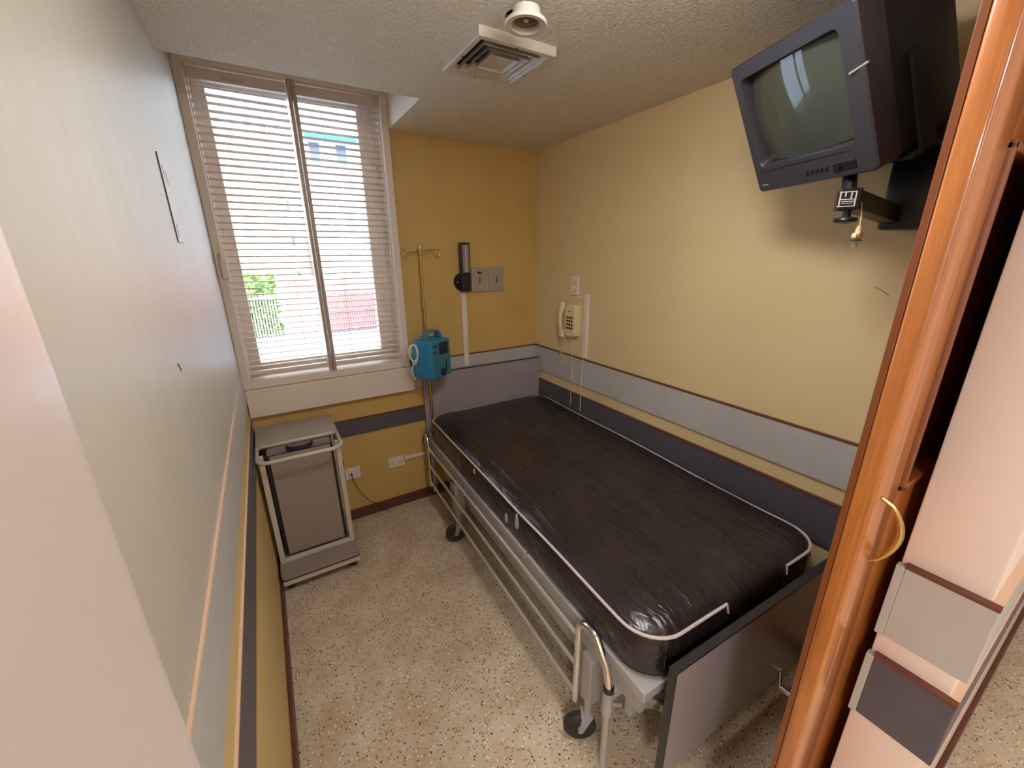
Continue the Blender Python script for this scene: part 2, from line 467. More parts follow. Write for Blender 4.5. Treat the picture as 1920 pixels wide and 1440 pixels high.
# pocket faces
b = MB()
b.box(XL-.1, REC_X, REC_Y-.03, REC_Y, CZ+.001, REC_Z+.03)
b.box(REC_X, REC_X+.03, REC_Y-.03, YB, CZ+.001, REC_Z+.03)
b.box(XL-.1, REC_X, REC_Y, YB, REC_Z, REC_Z+.03)
struct(b.build('ceiling_pocket', M['recess']), 'smooth raised ceiling pocket in front of the window')
struct(MB().box(-1.7, 3.7, -1.6, YB+.22, 2.6, 2.68).build('ceiling_slab', M['cavity']))

# wall guards: light board, dark board, brown trims on top -------------------
def guard(name, x0, x1, y0, y1, z0, z1, m, axis, label=None, strip=None, cap='trim'):
    """board on a wall plus its brown top trim; axis: outward direction of the trim overhang"""
    o = struct(MB().box(x0, x1, y0, y1, z0, z1, bev=.0015).build(name, m), label)
    e = .003 if cap == 'trim' else .0
    dx0, dx1, dy0, dy1 = {'+x': (0, e, 0, 0), '-x': (-e, 0, 0, 0), '-y': (0, 0, -e, 0)}[axis]
    MB().box(x0+dx0, x1+dx1, y0+dy0, y1+dy1, z1, z1+.006).build('trim_cap', M[cap], o)
    return o
T = .012
guard('trim_1', XR-T, XR, .24, YB, .795, .968, M['light_band'], '-x', 'light grey wall guard along the right wall')
guard('trim_2', XR-T, XR, .24, YB, .545, .722, M['dark_band'], '-x', 'dark grey wall guard along the right wall')
guard('trim_3', .70, XR-T, YB-T, YB, .80, .968, M['light_band'], '-y', 'light grey wall guard on the back wall')
guard('trim_4', XL+.008, .85, YB-T, YB, .572, .668, M['dark_band'], '-y', 'dark grey wall guard under the window')
guard('trim_5', XL, XL+.0055, YF1, YB-.06, .90, 1.050, M['light_band'], '+x', 'light grey wall guard on the left wall', cap='trim_pale')
guard('trim_6', XL, XL+.0055, YF1, YB-.06, .665, .812, M['dark_band'], '+x', 'dark grey wall guard on the left wall', cap='trim_pale')
guard('trim_7', XP-T, XP, YF0-T, YF1-.010, .899, 1.055, M['light_band'], '-x', 'light grey wall guard on the wall end')
guard('trim_8', XP-T, XP, YF0-T, YF1-.010, .691, .842, M['dark_band'], '-x', 'dark grey wall guard on the wall end')
guard('trim_9', XP, 3.6, YF0-T, YF0, .899, 1.055, M['light_band'], '-y', cap='trim_pale')
guard('trim_10', XP, 3.6, YF0-T, YF0, .691, .842, M['dark_band'], '-y', cap='trim_pale')
for nm, z0, z1 in (('trim_11', .897, 1.056), ('trim_12', .689, .843)):
    struct(MB().box(XP-T-.003, XP-.001, YF1-.010, YF1+.002, z0, z1, bev=.001).build(nm, M['light_band']), 'pale end strip of the wall guard beside the sliding door')
# skirtings
struct(MB().box(XL, XR, YB-.012, YB, 0, .068, bev=.003).build('baseboard_back', M['base']))
struct(MB().box(XL, XL+.013, YF1, YB, 0, .07, bev=.003).build('baseboard_left', M['base']))
struct(MB().box(XR-.012, XR, YF1, YB, 0, .068, bev=.003).build('baseboard_right', M['base']))
struct(MB().box(XP-.012, 3.6, YF0-.013, YF0, 0, .08, bev=.003).build('baseboard_corridor', M['base']))

# ------------------------------------------------------------------ window
YW0, YW1 = YB-.028, YB+.012
win = sempty('window_1', 'white framed window with blinds on the back wall')
b = MB()
b.box(WX0, WX0+.036, YW0, YW1, .95, REC_Z-.004, bev=.003)
b.box(WX1-.036, WX1, YW0, YW1, .95, REC_Z-.004, bev=.003)
b.box(WX0+.036, WX1-.036, YW0, YW1, REC_Z-.05, REC_Z-.004, bev=.003)
b.box(WX0+.036, WX1-.036, YW0, YW1, .95, .99, bev=.003)
b.build('window_frame', M['frame'], win)
b = MB(); b.box(.247, .263, YW0-.004, YW1, .99, REC_Z-.05, bev=.002); b.box(.267, .283, YW0-.006, YW1, .99, REC_Z-.05, bev=.002)
b.build('mullion', M['mullion'], win)
# latch on left stile
b = MB(); b.box(-.152, -.120, YW0-.016, YW0, 1.50, 1.615, bev=.006); b.box(-.144, -.130, YW0-.03, YW0-.012, 1.585, 1.625, bev=.004)
lt = b.build('latch', M['white_plastic'], win)
# outer sash behind the blinds
YO = 2.58
b = MB()
b.box(WX0+.03, -.075, YO-.02, YO+.03, .98, REC_Z)
b.box(.580, WX1-.03, YO-.02, YO+.03, .98, REC_Z)
b.box(-.075, .580, YO-.02, YO+.03, 2.345, REC_Z)
b.box(-.075, .580, YO-.02, YO+.03, .98, 1.045)
b.box(-.081, -.077, YO-.028, YO-.02, 1.045, 2.345); b.box(.598, .602, YO-.026, YO-.02, .98, REC_Z); b.box(.63, .636, YO-.026, YO-.02, .98, REC_Z)
b.build('outer_sash', M['frame'], win)
b = MB()
b.box(WX0+.0355, WX0+.041, YW1, YO-.02, .986, REC_Z-.011); b.box(WX1-.041, WX1-.0355, YW1, YO-.02, .986, REC_Z-.011); b.box(WX0+.041, WX1-.041, YW1, YO-.02, .986, .992); b.box(WX0+.041, WX1-.041, YW1, YO-.02, REC_Z-.017, REC_Z-.011)
b.build('reveal_lining', M['frame'], win)
MB().box(-.075, .580, YO, YO+.004, 1.045, 2.345).build('pane', M['pane'], win)
# sill: painted shelf with apron under the window
struct(MB().box(XL+.004, .715, YB-.045, YB, .80, .948, bev=.003).build('trim_13', M['frame']), 'white sill board under the window')

def blind(x0, x1, label):
    t = thing('venetian_blind', label, 'window blind', ((x0+x1)/2, YB+.03, 1.0), group='venetian blinds in the window')
    w = (x1-x0)/2-.003
    b = MB(); b.box(-w, w, -.014, .014, 1.325, 1.368, bev=.003); b.build('headrail', M['slat'], t)
    b = MB()
    nS = 42; z0 = .055; z1 = 1.305; d = .0135
    for i in range(nS):
        z = z0 + (z1-z0)*i/(nS-1) + random.uniform(-.001, .001)
        tilt = R(-8 + random.uniform(-1.5, 1.5)); sag = random.uniform(-.0012, .0012)
        prof = []
        for k in range(5):
            u = -1 + k/2; yy = u*d; zz = .0034*(1-u*u)
            prof.append((yy*math.cos(tilt)-zz*math.sin(tilt), yy*math.sin(tilt)+zz*math.cos(tilt)))
        th = .0022
        A = []; B = []
        for xx, dz in ((-w, -sag), (w, sag)):
            A.append([b.bm.verts.new((xx, p[0], z+dz+p[1])) for p in prof])
            B.append([b.bm.verts.new((xx, p[0], z+dz+p[1]-th)) for p in prof])
        for k in range(4):
            b.bm.faces.new((A[0][k], A[1][k], A[1][k+1], A[0][k+1])); b.bm.faces.new((B[0][k], B[0][k+1], B[1][k+1], B[1][k]))
        for e in (0, 1):
            for k in range(4): b.bm.faces.new((A[e][k], A[e][k+1], B[e][k+1], B[e][k]))
        b.bm.faces.new((A[0][0], B[0][0], B[1][0], A[1][0])); b.bm.faces.new((A[0][4], A[1][4], B[1][4], B[0][4]))
    b.build('slats', M['slat'], t)
    b = MB(); b.box(-w, w, -.013, .013, .012, .03, bev=.003); b.build('bottom_rail', M['slat'], t)
    b = MB()
    for xx in (-w*.45, w*.5):
        for yy in (-.0135, .0135): b.tube([(xx, yy, .02), (xx, yy, 1.33)], .0007, 5)
    b.build('ladder_cord', M['cord'], t)
    return t
bl = blind(WX0+.038, .247, 'open cream venetian blind in the left half of the window')
br = blind(.283, WX1-.038, 'open cream venetian blind in the right half, nearer the drip pole')
b = MB(); b.box(-.06, .02, -.0165, -.013, 1.335, 1.345, bev=.001); b.build('rail_tag', mat('beige_rail_tag', srgb(206, 178, 150), .5), bl)

# ------------------------------------------------------------------ sliding wooden door at the right
dr = sempty('door_1', 'orange varnished wooden sliding door pushed open')
DX0, DX1, DY0, DY1, DZ1 = .752, 1.645, .175, .212, 2.08
b = MB()
b.box(DX0, DX0+.108, DY0, DY1-.009, .01, DZ1, bev=.005, seg=3)
b.box(DX1-.1, DX1, DY0, DY1-.009, .01, DZ1)
for z0, z1 in ((.01, 1.212), (1.735, DZ1)): b.box(DX0+.108, DX1-.1, DY0+.0003, DY1-.009, z0, z1)
b.build('leaf', M['wood'], dr, smooth=True)
MB().box(DX0+.0015, DX1, DY1-.009, DY1, .01, DZ1, bev=.001).build('edge_strip', M['wood_dark'], dr)
MB().box(DX0+.10, DX1-.09, DY0+.02, DY0+.026, 1.205, 1.742).build('panel', M['wood_dark'], dr)
b = MB()
px0, px1, pz0, pz1 = DX0+.108, DX1-.1, 1.212, 1.735
for (x0, x1, z0, z1) in ((px0, px0+.014, pz0, pz1), (px1-.014, px1, pz0, pz1), (px0, px1, pz0, pz0+.014), (px0, px1, pz1-.014, pz1)):
    b.box(x0, x1, DY0-.006, DY0+.02, z0, z1, bev=.004)
b.build('moulding', M['wood_dark'], dr, smooth=True)
hp = []
hx = DX0+.030
for i in range(17):
    t_ = i/16; z = 1.228 - .132*t_
    prot = .037*math.sin(PI*min(1, t_*1.0))**.55 if 0 < t_ < 1 else 0
    hp.append((hx+.030*t_, DY0 - prot*(1 - .35*t_), z))
MB().tube(hp, [.0032+.0018*math.sin(PI*i/16)**2 for i in range(17)], 12).build('handle', M['brass'], dr, smooth=True)

# ================================================================== BED
OB = Vector((.71, .49, 0)); BR = R(-2.0)
bed = thing('hospital_bed', 'grey steel hospital bed with chrome side rails along the right wall', 'bed', OB, BR)
BL_, BW_ = 1.90, .84
# head board and foot board
hb = MB().prism(round_rect(-.005, BW_+.02, .49, .885, .012, 3), 0, .02, Matrix(((1, 0, 0, 0), (0, 0, 1, 1.888), (0, 1, 0, 0), (0, 0, 0, 1)))).build('headboard', M['board'], bed)
b = MB(); b.box(-.006, BW_+.021, 1.887, 1.909, .885, .889)
b.build('headboard_edge', M['boardedge'], hb)
fb = MB().prism(round_rect(.035, BW_+.0, .175, .572, .012, 3), 0, .012, Matrix(((1, 0, 0, 0), (0, 0, 1, -.052), (0, 1, 0, 0), (0, 0, 0, 1)))).build('footboard', M['board'], bed)
b = MB(); b.box(.031, BW_+.001, -.0535, -.030, .572, .580, bev=.001); b.box(.031, .035, -.0535, -.030, .175, .572); b.box(.035, BW_, -.040, -.030, .175, .572)
b.build('footboard_edge', M['boardedge'], fb)
# deck
b = MB()
for (v0, v1) in ((.0, .62), (.63, 1.12), (1.13, 1.86)):
    b.box(-.012, BW_+.01, v0, v1, .432, .468, bev=.004)
b.box(.0, .02, .02, 1.86, .36, .432); b.box(BW_-.02, BW_, .02, 1.86, .36, .432)
b.build('deck', M['greymetal'], bed)
# under frame
b = MB()
for u in (.06, BW_-.1):
    b.box(u, u+.04, .10, 1.80, .19, .25, bev=.003)
for v in (.12, 1.74): b.box(.06, BW_-.06, v, v+.04, .19, .25, bev=.003)
b.box(.04, .075, .2, .24, .13, .25); b.box(.04, .075, 1.6, 1.64, .13, .25)
b.build('base_frame', M['greymetal'], bed)
for u in (.12, BW_-.16):
    for v in (.42, 1.30):
        mx = Matrix.Translation((u, v, .31)) @ Matrix.Rotation(R(38), 4, 'X')
        MB().box(-.012, .012, -.12, .12, -.018, .018, mx).build('lift_arm', M['greymetal'], bed)
for u in (0.0, BW_-.035):
    for v in (.20, 1.385):
        b = MB(); b.box(u-.022, u+.04, v, v+.05, .165, .36, bev=.004); b.build('leg', M['greymetal'], bed)
# plate brackets and crank at the foot end
b = MB()
mx = Matrix.Translation((.17, .05, .25)) @ Matrix.Rotation(R(40), 4, 'Y')
b.box(-.16, .13, -.004, .004, -.03, .03, mx)
b.tube([(.02, .05, .40), (.06, .03, .36), (.10, .02, .33), (.12, .03, .27), (.13, .048, .25)], .008, 8)
b.build('foot_bracket', M['greymetal'], bed, smooth=True)
for k, u in enumerate((.30, .56)):
    b = MB(); b.tube([(u, .06, .27), (u, -.075, .27)], .008, 8); b.tube([(u, -.075, .27), (u, -.085, .20)], .006, 8); b.tube([(u-.0, -.085, .205), (u, -.13, .205)], .009, 8)
    if k == 1: b.build('crank', M['chrome'], bed, smooth=True)
    else: b.bm.free()
# casters
for (u, v, a) in ((-.012, .215, -32), (-.005, 1.385, -15), (BW_-.07, .215, 60), (BW_-.07, 1.42, 40)):
    c = bpy.data.objects.new('caster', None); COL.objects.link(c); c.parent = bed; c.location = (u, v, 0); c.rotation_euler = (0, 0, R(a))
    MB().lathe([(.014, -.011), (.048, -.015), (.056, -.008), (.056, .008), (.048, .015), (.014, .011)], 24, Matrix.Translation((-.024, 0, .056)) @ Matrix.Rotation(PI/2, 4, 'X')).build('wheel', M['rubber'], c, smooth=True)
    b = MB()
    for s in (-1, 1): b.prism([(-.028, .045), (-.014, .045), (.016, .115), (-.02, .115)], s*.020-.0015, s*.020+.0015, Matrix(((1, 0, 0, 0), (0, 0, 1, 0), (0, 1, 0, 0), (0, 0, 0, 1))))
    b.box(-.022, .018, -.02, .02, .112, .118); b.tube([(0, 0, .115), (0, 0, .20)], .013, 12)
    b.tube([(-.024, -.026, .056), (-.024, .026, .056)], .007, 8)
    b.build('fork', M['greymetal'], c, smooth=True)
# side rails: hooped ends, three long tubes, posts
def side_rail(u, sgn):
    r = bpy.data.objects.new('side_rail', None); COL.objects.link(r); r.parent = bed; r.location = (u, 0, 0)
    vf, vh = .255, 1.80
    for z in (.425, .30, .175):
        MB().tube([(0, vf, z), (0, vh, z)], .008, 10).build('rail_tube', M['rail'], r, smooth=True)
    for v, s in ((vf, -1), (vh, 1)):
        pts = [(0, v, .145), (0, v, .20), (0, v, .455)]
        pts += [(0, v + s*(.058 - .058*math.cos(t)), .455 + .052*math.sin(t)) for t in [PI*i/12*.62 for i in range(1, 13)]]
        e = pts[-1]; pts += [(0, v+s*.128, .44), (0, v+s*.142, .40), (0, v+s*.145, .375)]
        MB().tube(pts, .0125, 12).build('hoop', M['chrome'], r, smooth=True)
        MB().tube([(0, v+s*.145, .362), (0, v+s*.145, .378)], .0165, 12).build('collar', M['black'], r, smooth=True)
        b = MB(); b.tube([(0, v+s*.145, .03), (0, v+s*.145, .29)], .0105, 12); b.tube([(0, v+s*.145, .27), (0, v+s*.145, .364)], .0165, 12)
        if v == vf: b.tube([(sgn*.0, v+s*.145, .31), (sgn*.045, v+s*.145-.01, .285)], .007, 8)
        b.box(min(0, sgn*.06), max(0, sgn*.06), v+s*.145-.012, v+s*.145+.012, .335, .36)
        b.build('post', M['greymetal'], r, smooth=True)
side_rail(-.032, 1)
side_rail(BW_+.018, -1)
# frame tip brackets at head
for u in (.01, BW_-.01):
    b = MB(); b.box(u-.03, u+.02, 1.83, 1.87, .40, .47, bev=.004); b.tube([(u, 1.86, .06), (u, 1.86, .5)], .014, 12); b.build('head_post', M['greymetal'], bed, smooth=True)

# ------------------------------------------------------------------ mattress (lies on the bed)
mt = thing('mattress', 'thick dark brown vinyl mattress with pale piping on the hospital bed', 'mattress', (.705, .490, .462), R(-2.1))
ML, MW, MH = 1.862, .862, .152
def mat_ring(inset, z, n=14, L=ML, W=MW, r=.115):
    r = max(r-inset*.6, .02)
    base = round_rect(inset, W-inset, inset, L-inset, r, 8)
    # resample straight runs for noise
    out = []
    N = len(base)
    for i in range(N):
        a, c = Vector(base[i]), Vector(base[(i+1) % N]); d = (c-a).length
        k = {8: 38, 17: 16, 26: 38, 35: 16}.get(i, 1)
        for j in range(k): out.append(a.lerp(c, j/k))
    return [(p.x, p.y, z) for p in out]
b = MB(); rings = []
prof = [(.02, 0), (.004, .008), (-.002, .03), (-.004, .075), (-.002, .12), (.002, .140), (.006, .148), (.013, .154), (.03, .163), (.055, .170), (.09, .175), (.13, .178), (.18, .180), (.24, .181), (.30, .1815), (.36, .182), (.40, .182)]
for ins, z in prof:
    ring = []
    for (x, y, zz) in mat_ring(ins, z):
        s = noise.noise(Vector((x*4, y*3, 2.2)))*.006
        if .01 < z < .15:
            nx = -1 if x < .1 else (1 if x > MW-.1 else 0)
            x += nx*noise.noise(Vector((y*5, zz*12, .5)))*.007
        elif z >= .15:
            zz += s + noise.noise(Vector((x*6, y*5, 7)))*.002
            zz += -.006*math.exp(-((x-MW*.5)**2+(y-.7)**2)/.05)
        ring.append(b.bm.verts.new((x, y, zz)))
    rings.append(ring)
for A, B in zip(rings, rings[1:]):
    n = len(A)
    for k in range(n): b.bm.faces.new((A[k], A[(k+1) % n], B[(k+1) % n], B[k]))
b.bm.faces.new(rings[0][::-1])
# close the centre slit
b.bm.faces.new(rings[-1])
b.build('cover', M['vinyl'], mt, smooth=True)
# piping: runs round the top edge, broken at the foot
ring = mat_ring(.0035, .149)
ring = [Vector((p[0], p[1], p[2]+noise.noise(Vector((p[0]*4, p[1]*3, 2.2)))*.006)) for p in ring]
foot = [i for i, p in enumerate(ring) if p.y < .02 and .34 < p.x < .62]
a0, a1 = min(foot), max(foot)
order = [ring[(a1+1+i) % len(ring)] for i in range(len(ring)-len(foot))]
order = [order[0]+Vector((0, -.004, -.03))] + order + [order[-1]+Vector((.006, -.004, -.03))]
MB().tube(order, .0048, 8).build('piping', M['piping'], mt, smooth=True)
for (v, z, w, h) in ((1.12, .125, .022, .03), (.79, .065, .022, .045), (.70, .105, .028, .07)):
    b = MB(); pts = []
    for k in range(10):
        a = 2*PI*k/10; pts.append((v+w/2*math.cos(a)*random.uniform(.7, 1.2), z+h/2*math.sin(a)*random.uniform(.75, 1.2)))
    b.prism(pts, 0, .004, Matrix(((0, 0, -1, -.0025), (1, 0, 0, 0), (0, 1, 0, 0), (0, 0, 0, 1))))
    b.build('worn_patch', M['tape'], mt)

# ================================================================== BEDSIDE CABINET
CX, CY = -.152, 1.945
cb = thing('bedside_cabinet', 'grey laminate bedside cabinet on castors in the corner under the window', 'cabinet', (CX, CY, 0))
CW, CD = .358, .452
b = MB(); b.prism(round_rect(-.004, CW+.004, .0, CD, .02, 4), .088, .112); b.build('base_shelf', M['cabinet'], cb)
b = MB(); b.prism(round_rect(-.005, CW+.005, -.001, CD, .02, 4), .082, .088); b.build('shelf_edge', M['black'], cb)
b = MB(); b.box(0, CW, .004, .03, .052, .082); b.box(0, .025, .03, CD, .052, .082); b.box(CW-.025, CW, .03, CD, .052, .082); b.build('chassis', M['cabframe'], cb)
# tube frame: two front uprights, side uprights behind
b = MB()
for x in (.012, CW-.012):
    b.box(x-.012, x+.012, .100, .123, .11, .715, bev=.004)
b.box(.024, CW-.024, .100, .120, .112, .134, bev=.004)
b.build('upright_frame', M['cabframe'], cb)
for x in (.012, CW-.012): MB().box(x-.012, x+.012, CD-.03, CD-.006, .11, .72, bev=.004).build('upright', M['cabframe'], cb)
b = MB(); b.box(.04, CW-.04, .150, CD-.02, .135, .60); b.build('body', M['cabinet'], cb)
dd = MB().box(.044, CW-.044, .130, .148, .134, .69, bev=.004).build('door', M['cabinet'], cb)
MB().box(.03, CW-.03, .149, .153, .134, .69).build('door_shadow_gap', M['boardedge'], cb)
# top with curved front lip
b = MB(); b.prism(round_rect(-.004, CW+.006, .190, CD, .012, 3), .716, .736)
b.build('top', M['cabtop'], cb)
dw = MB().prism(round_rect(.035, CW-.035, .60, .716, .018, 4), 0, .02, Matrix(((1, 0, 0, 0), (0, 0, 1, .176), (0, 1, 0, 0), (0, 0, 0, 1)))).build('drawer', M['cabinet'], cb)
b = MB(); b.tube([(.125, .176, .708), (.13, .160, .706), (.155, .150, .703), (.205, .150, .703), (.230, .160, .706), (.235, .176, .708)], .0085, 8)
b.build('pull', M['black'], dw, smooth=True)
MB().box(.028, CW-.028, .197, .201, .59, .716).build('drawer_gap', M['boardedge'], cb)
# U shaped push rail
rp = [(.0, .21, .722)] + [(.0, .12, .722)]
rp += [(.05-.05*math.cos(t), .055-.05*math.sin(t)+.0, .722) for t in [PI/2*i/8 for i in range(0, 9)]]
rp2 = [(CW-x, y, z) for x, y, z in rp][::-1]
b = MB(); b.tube(rp+rp2, .009, 12); b.build('push_rail', M['cabframe'], cb, smooth=True)
b = MB(); b.tube([(.010, .20, .728), (.030, .184, .730), (CW-.030, .184, .730), (CW-.010, .20, .728)], .008, 10); b.build('front_lip', M['cabframe'], cb, smooth=True)
for sx in (-.016, CW+.0):
    b = MB(); b.tube([(sx+.008 if sx < 0 else sx+.004, .11, .58), (sx-.0+.0, .11, .58)], .012, 8)
    b.build('side_knob', M['black'], cb, smooth=True)
for (x, y) in ((.03, .05), (CW-.03, .05), (.03, CD-.04), (CW-.03, CD-.04)):
    c = bpy.data.objects.new('caster', None); COL.objects.link(c); c.parent = cb; c.location = (x, y, 0)
    MB().lathe([(.006, -.009), (.019, -.009), (.022, -.005), (.022, .005), (.019, .009), (.006, .009)], 16, Matrix.Translation((0, 0, .022)) @ Matrix.Rotation(PI/2, 4, 'X')).build('wheel', M['rubber'], c, smooth=True)
    MB().box(-.014, .014, -.013, .013, .036, .053, bev=.003).build('fork', M['black'], c)

# ================================================================== TELEVISION
tl = Vector
SCL = .36/.45
Cc = Vector((0, 0, CAM_H))
def tvp(x, y, z): return Cc + (Vector((x, y, z))-Cc)*SCL
az, tl_, ro = .35, .477, 0.0
Wv = Vector((math.sin(az), math.cos(az), 0)); Nv = Vector((-math.cos(az), math.sin(az), 0)); Uv = Vector((0, 0, 1))
N2 = Nv*math.cos(tl_)-Uv*math.sin(tl_); U2 = Uv*math.cos(tl_)+Nv*math.sin(tl_)
W2 = Wv*math.cos(ro)+U2*math.sin(ro); U3 = U2*math.cos(ro)-Wv*math.sin(ro)
TW, TH, TD = .36, .350, .34
BLc = tvp(1.726, .985, 1.818)
# local axes: x from the far edge to the near edge, y into the set, z up the screen
mx = Matrix((-W2, -N2, U3)).transposed().to_4x4(); mx.translation = BLc
tv = thing('television', 'black tube television tilted down on the right wall', 'television', (0, 0, 0))
tv.matrix_world = mx
b = MB()
b.prism([(0, 0), (TW, 0), (TW, TH), (0, TH)], 0, .07, Matrix(((1, 0, 0, 0), (0, 0, 1, 0), (0, 1, 0, 0), (0, 0, 0, 1))))
b.bm.free(); b = MB()
def loop_bridge(b, loops, cap0=True, cap1=True):
    L = [[b.bm.verts.new(p) for p in lp] for lp in loops]
    for A, B in zip(L, L[1:]):
        n = len(A)
        for k in range(n): b.bm.faces.new((A[k], A[(k+1) % n], B[(k+1) % n], B[k]))
    if cap0: b.bm.faces.new(L[0][::-1])
    if cap1: b.bm.faces.new(L[-1])
def rr(x0, x1, z0, z1, r, y, n=4): return [(p[0], y, p[1]) for p in round_rect(x0, x1, z0, z1, r, n)]
sx0, sx1, sz0, sz1 = .028, TW-.044, .070, TH-.036
loop_bridge(b, [rr(.003, TW-.003, .003, TH-.003, .010, .07), rr(0, TW, 0, TH, .012, .055), rr(0, TW, 0, TH, .012, .004), rr(.004, TW-.004, .004, TH-.004, .010, 0),
                rr(sx0, sx1, sz0, sz1, .016, 0), rr(sx0+.004, sx1-.004, sz0+.004, sz1-.004, .018, .010), rr(sx0+.006, sx1-.006, sz0+.006, sz1-.006, .02, .04)], cap0=True, cap1=True)
b.build('bezel', M['tvcase'], tv, smooth=True)
# curved glass
b = MB(); n = 14; G = []
gx0, gx1, gz0, gz1 = sx0+.005, sx1-.005, sz0+.005, sz1-.005
for i in range(n+1):
    row = []
    for k in range(n+1):
        u, v = -1+2*i/n, -1+2*k/n
        # slightly rounded outline
        uu = u*(1-.025*v*v); vv = v*(1-.03*u*u)
        row.append(b.bm.verts.new(((gx0+gx1)/2+uu*(gx1-gx0)/2, .003+.017*u*u+.011*v*v, (gz0+gz1)/2+vv*(gz1-gz0)/2)))
    G.append(row)
for i in range(n):
    for k in range(n): b.bm.faces.new((G[i][k], G[i][k+1], G[i+1][k+1], G[i+1][k]))
b.build('screen', M['screen'], tv, smooth=True)
# body tapering back
b = MB()
loop_bridge(b, [rr(.002, TW-.002, .002, TH-.002, .012, .062), rr(.004, TW-.004, .004, TH-.004, .012, .12), rr(.006, TW-.006, .006, TH-.006, .02, .19), rr(.03, TW-.03, .015, TH-.05, .03, .27), rr(.075, TW-.075, .03, TH-.12, .03, .335), rr(.09, TW-.09, .04, TH-.14, .03, TD)])
b.build('back_housing', M['tvback'], tv, smooth=True)
# controls on the lower bezel
for k in range(5):
    MB().box(.175+k*.014, .182+k*.014, -.003, .002, .024, .034, bev=.001).build('button', M['black'], tv)
MB().box(.252, .312, -.002, .002, .016, .038, bev=.001).build('control_panel', M['black'], tv)
MB().lathe([(.005, 0), (.0065, .002), (.0065, .006)], 14, Matrix.Translation((.268, -.001, .027)) @ Matrix.Rotation(PI/2, 4, 'X')).build('power_knob', M['tvback'], tv, smooth=True)
MB().box(.020, .042, -.001, .001, .018, .022).build('badge', M['steelplate'], tv)
MB().box(.03, .29, -.0012, .001, .0588, .0600).build('bezel_groove', M['black'], tv)
MB().tube([(TW-.03, -.004, TH*.62), (TW+.006, .004, TH*.64)], .003, 8).build('side_clip', M['steelplate'], tv, smooth=True)

# TV bracket: side arms, tray, swivel, arm, wall box
def W(p): return mx @ Vector(p)
bk = thing('television_bracket', 'black wall bracket with swivel arm holding up the television', 'tv bracket', (XR, .5, 1.66))
inv = Matrix.Translation((-XR, -.5, -1.66))
def Wl(p): return inv @ W(p)
b = MB()
mloc = inv @ mx
b.box(-.012, TW+.012, .075, .30, -.012, -.003, mloc); b.box(-.012, -.005, .10, .14, -.012, .20, mloc); b.box(TW+.005, TW+.012, .10, .14, -.012, .20, mloc)
b.build('tray', M['blackm'], bk)
b = MB(); b.tube([mloc @ Vector(p) for p in ((-.009, .10, TH*.56), (-.045, .075, TH*.47), (-.009, .09, TH*.38))], .006, 6)
b.build('side_loop', M['blackm'], bk)
# swivel block with printed label
SW = Vector((1.30, .515, 1.721))
def world_box(b, c, sx, sy, sz, rz, ry=0, bev=.003):
    m_ = inv @ Matrix.Translation(c) @ Matrix.Rotation(rz, 4, 'Z') @ Matrix.Rotation(ry, 4, 'Y')
    b.box(-sx/2, sx/2, -sy/2, sy/2, -sz/2, sz/2, m_, bev=bev)
    return m_
b = MB(); m_ = world_box(b, SW, .046, .04, .05, R(-58)); b.tube([inv @ SW, inv @ (SW+Vector((0.03, 0.02, .07)))], .016, 12)
b.build('swivel_block', M['blackm'], bk)
# label frame printed in white on the block's face
b = MB(); y_ = -.0205
for (x0, x1, z0, z1) in ((-.024, .012, .016, .018), (-.022, -.019, -.016, .017), (-.024, .012, -.017, -.015), (-.019, .010, -.001, .001), (-.012, -.009, .006, .016), (.000, .003, .001, .016), (.009, .012, -.015, .016), (-.016, .008, -.006, -.004), (-.016, .006, -.010, -.009)):
    b.box(x0, x1, y_-.0006, y_+.0004, z0, z1, m_)
b.build('label_print', M['label'], bk)
b = MB()
kc = SW+Vector((.0, -.004, -.034))
b.lathe([(.009, .012), (.009, -.006), (.024, -.009), (.026, -.014), (.024, -.018), (.008, -.022)], 20, inv @ Matrix.Translation(kc))
b.build('clamp_knob', M['blackm'], bk, smooth=True)
b = MB()
A0 = SW+Vector((.02, .0, .0)); A1 = Vector((1.59, .50, 1.69)); dv = A1-A0
world_box(b, (A0+A1)/2, dv.length, .04, .045, math.atan2(dv.y, dv.x), -math.asin(dv.z/dv.length))
b.build('arm', M['blackm'], bk)
b = MB(); b.box(-.10, 0, -.075, .03, -.005, .20, bev=.01); b.build('wall_box', M['blackm'], bk, smooth=True)
# plug hanging from the set
pg = thing('power_plug', 'small ivory two pin plug dangling below the television bracket', 'plug', (1.31, .482, 1.637))
b = MB(); b.box(-.014, .014, -.008, .008, -.012, .006, bev=.005); b.tube([(0, 0, .004), (0, 0, .022)], [.007, .005], 10); b.box(-.02, -.012, -.006, .006, -.008, .004, bev=.003); b.box(.012, .02, -.006, .006, -.008, .006, bev=.003)
b.build('plug_body', M['ivory'], pg, smooth=True)
b = MB(); b.box(-.017, .017, -.007, .007, -.014, -.012)
b.build('plug_face', M['key'], pg)
for s in (-1, 1): MB().tube([(s*.0065, 0, -.013), (s*.0065, 0, -.028)], .0018, 6).build('pin', M['steelplate'], pg)
b = MB(); b.tube([(0, 0, .022), (.006, .003, .045), (.01, .01, .075), (.02, .04, .11)], .0016, 6); b.build('cord', M['ivory'], pg, smooth=True)

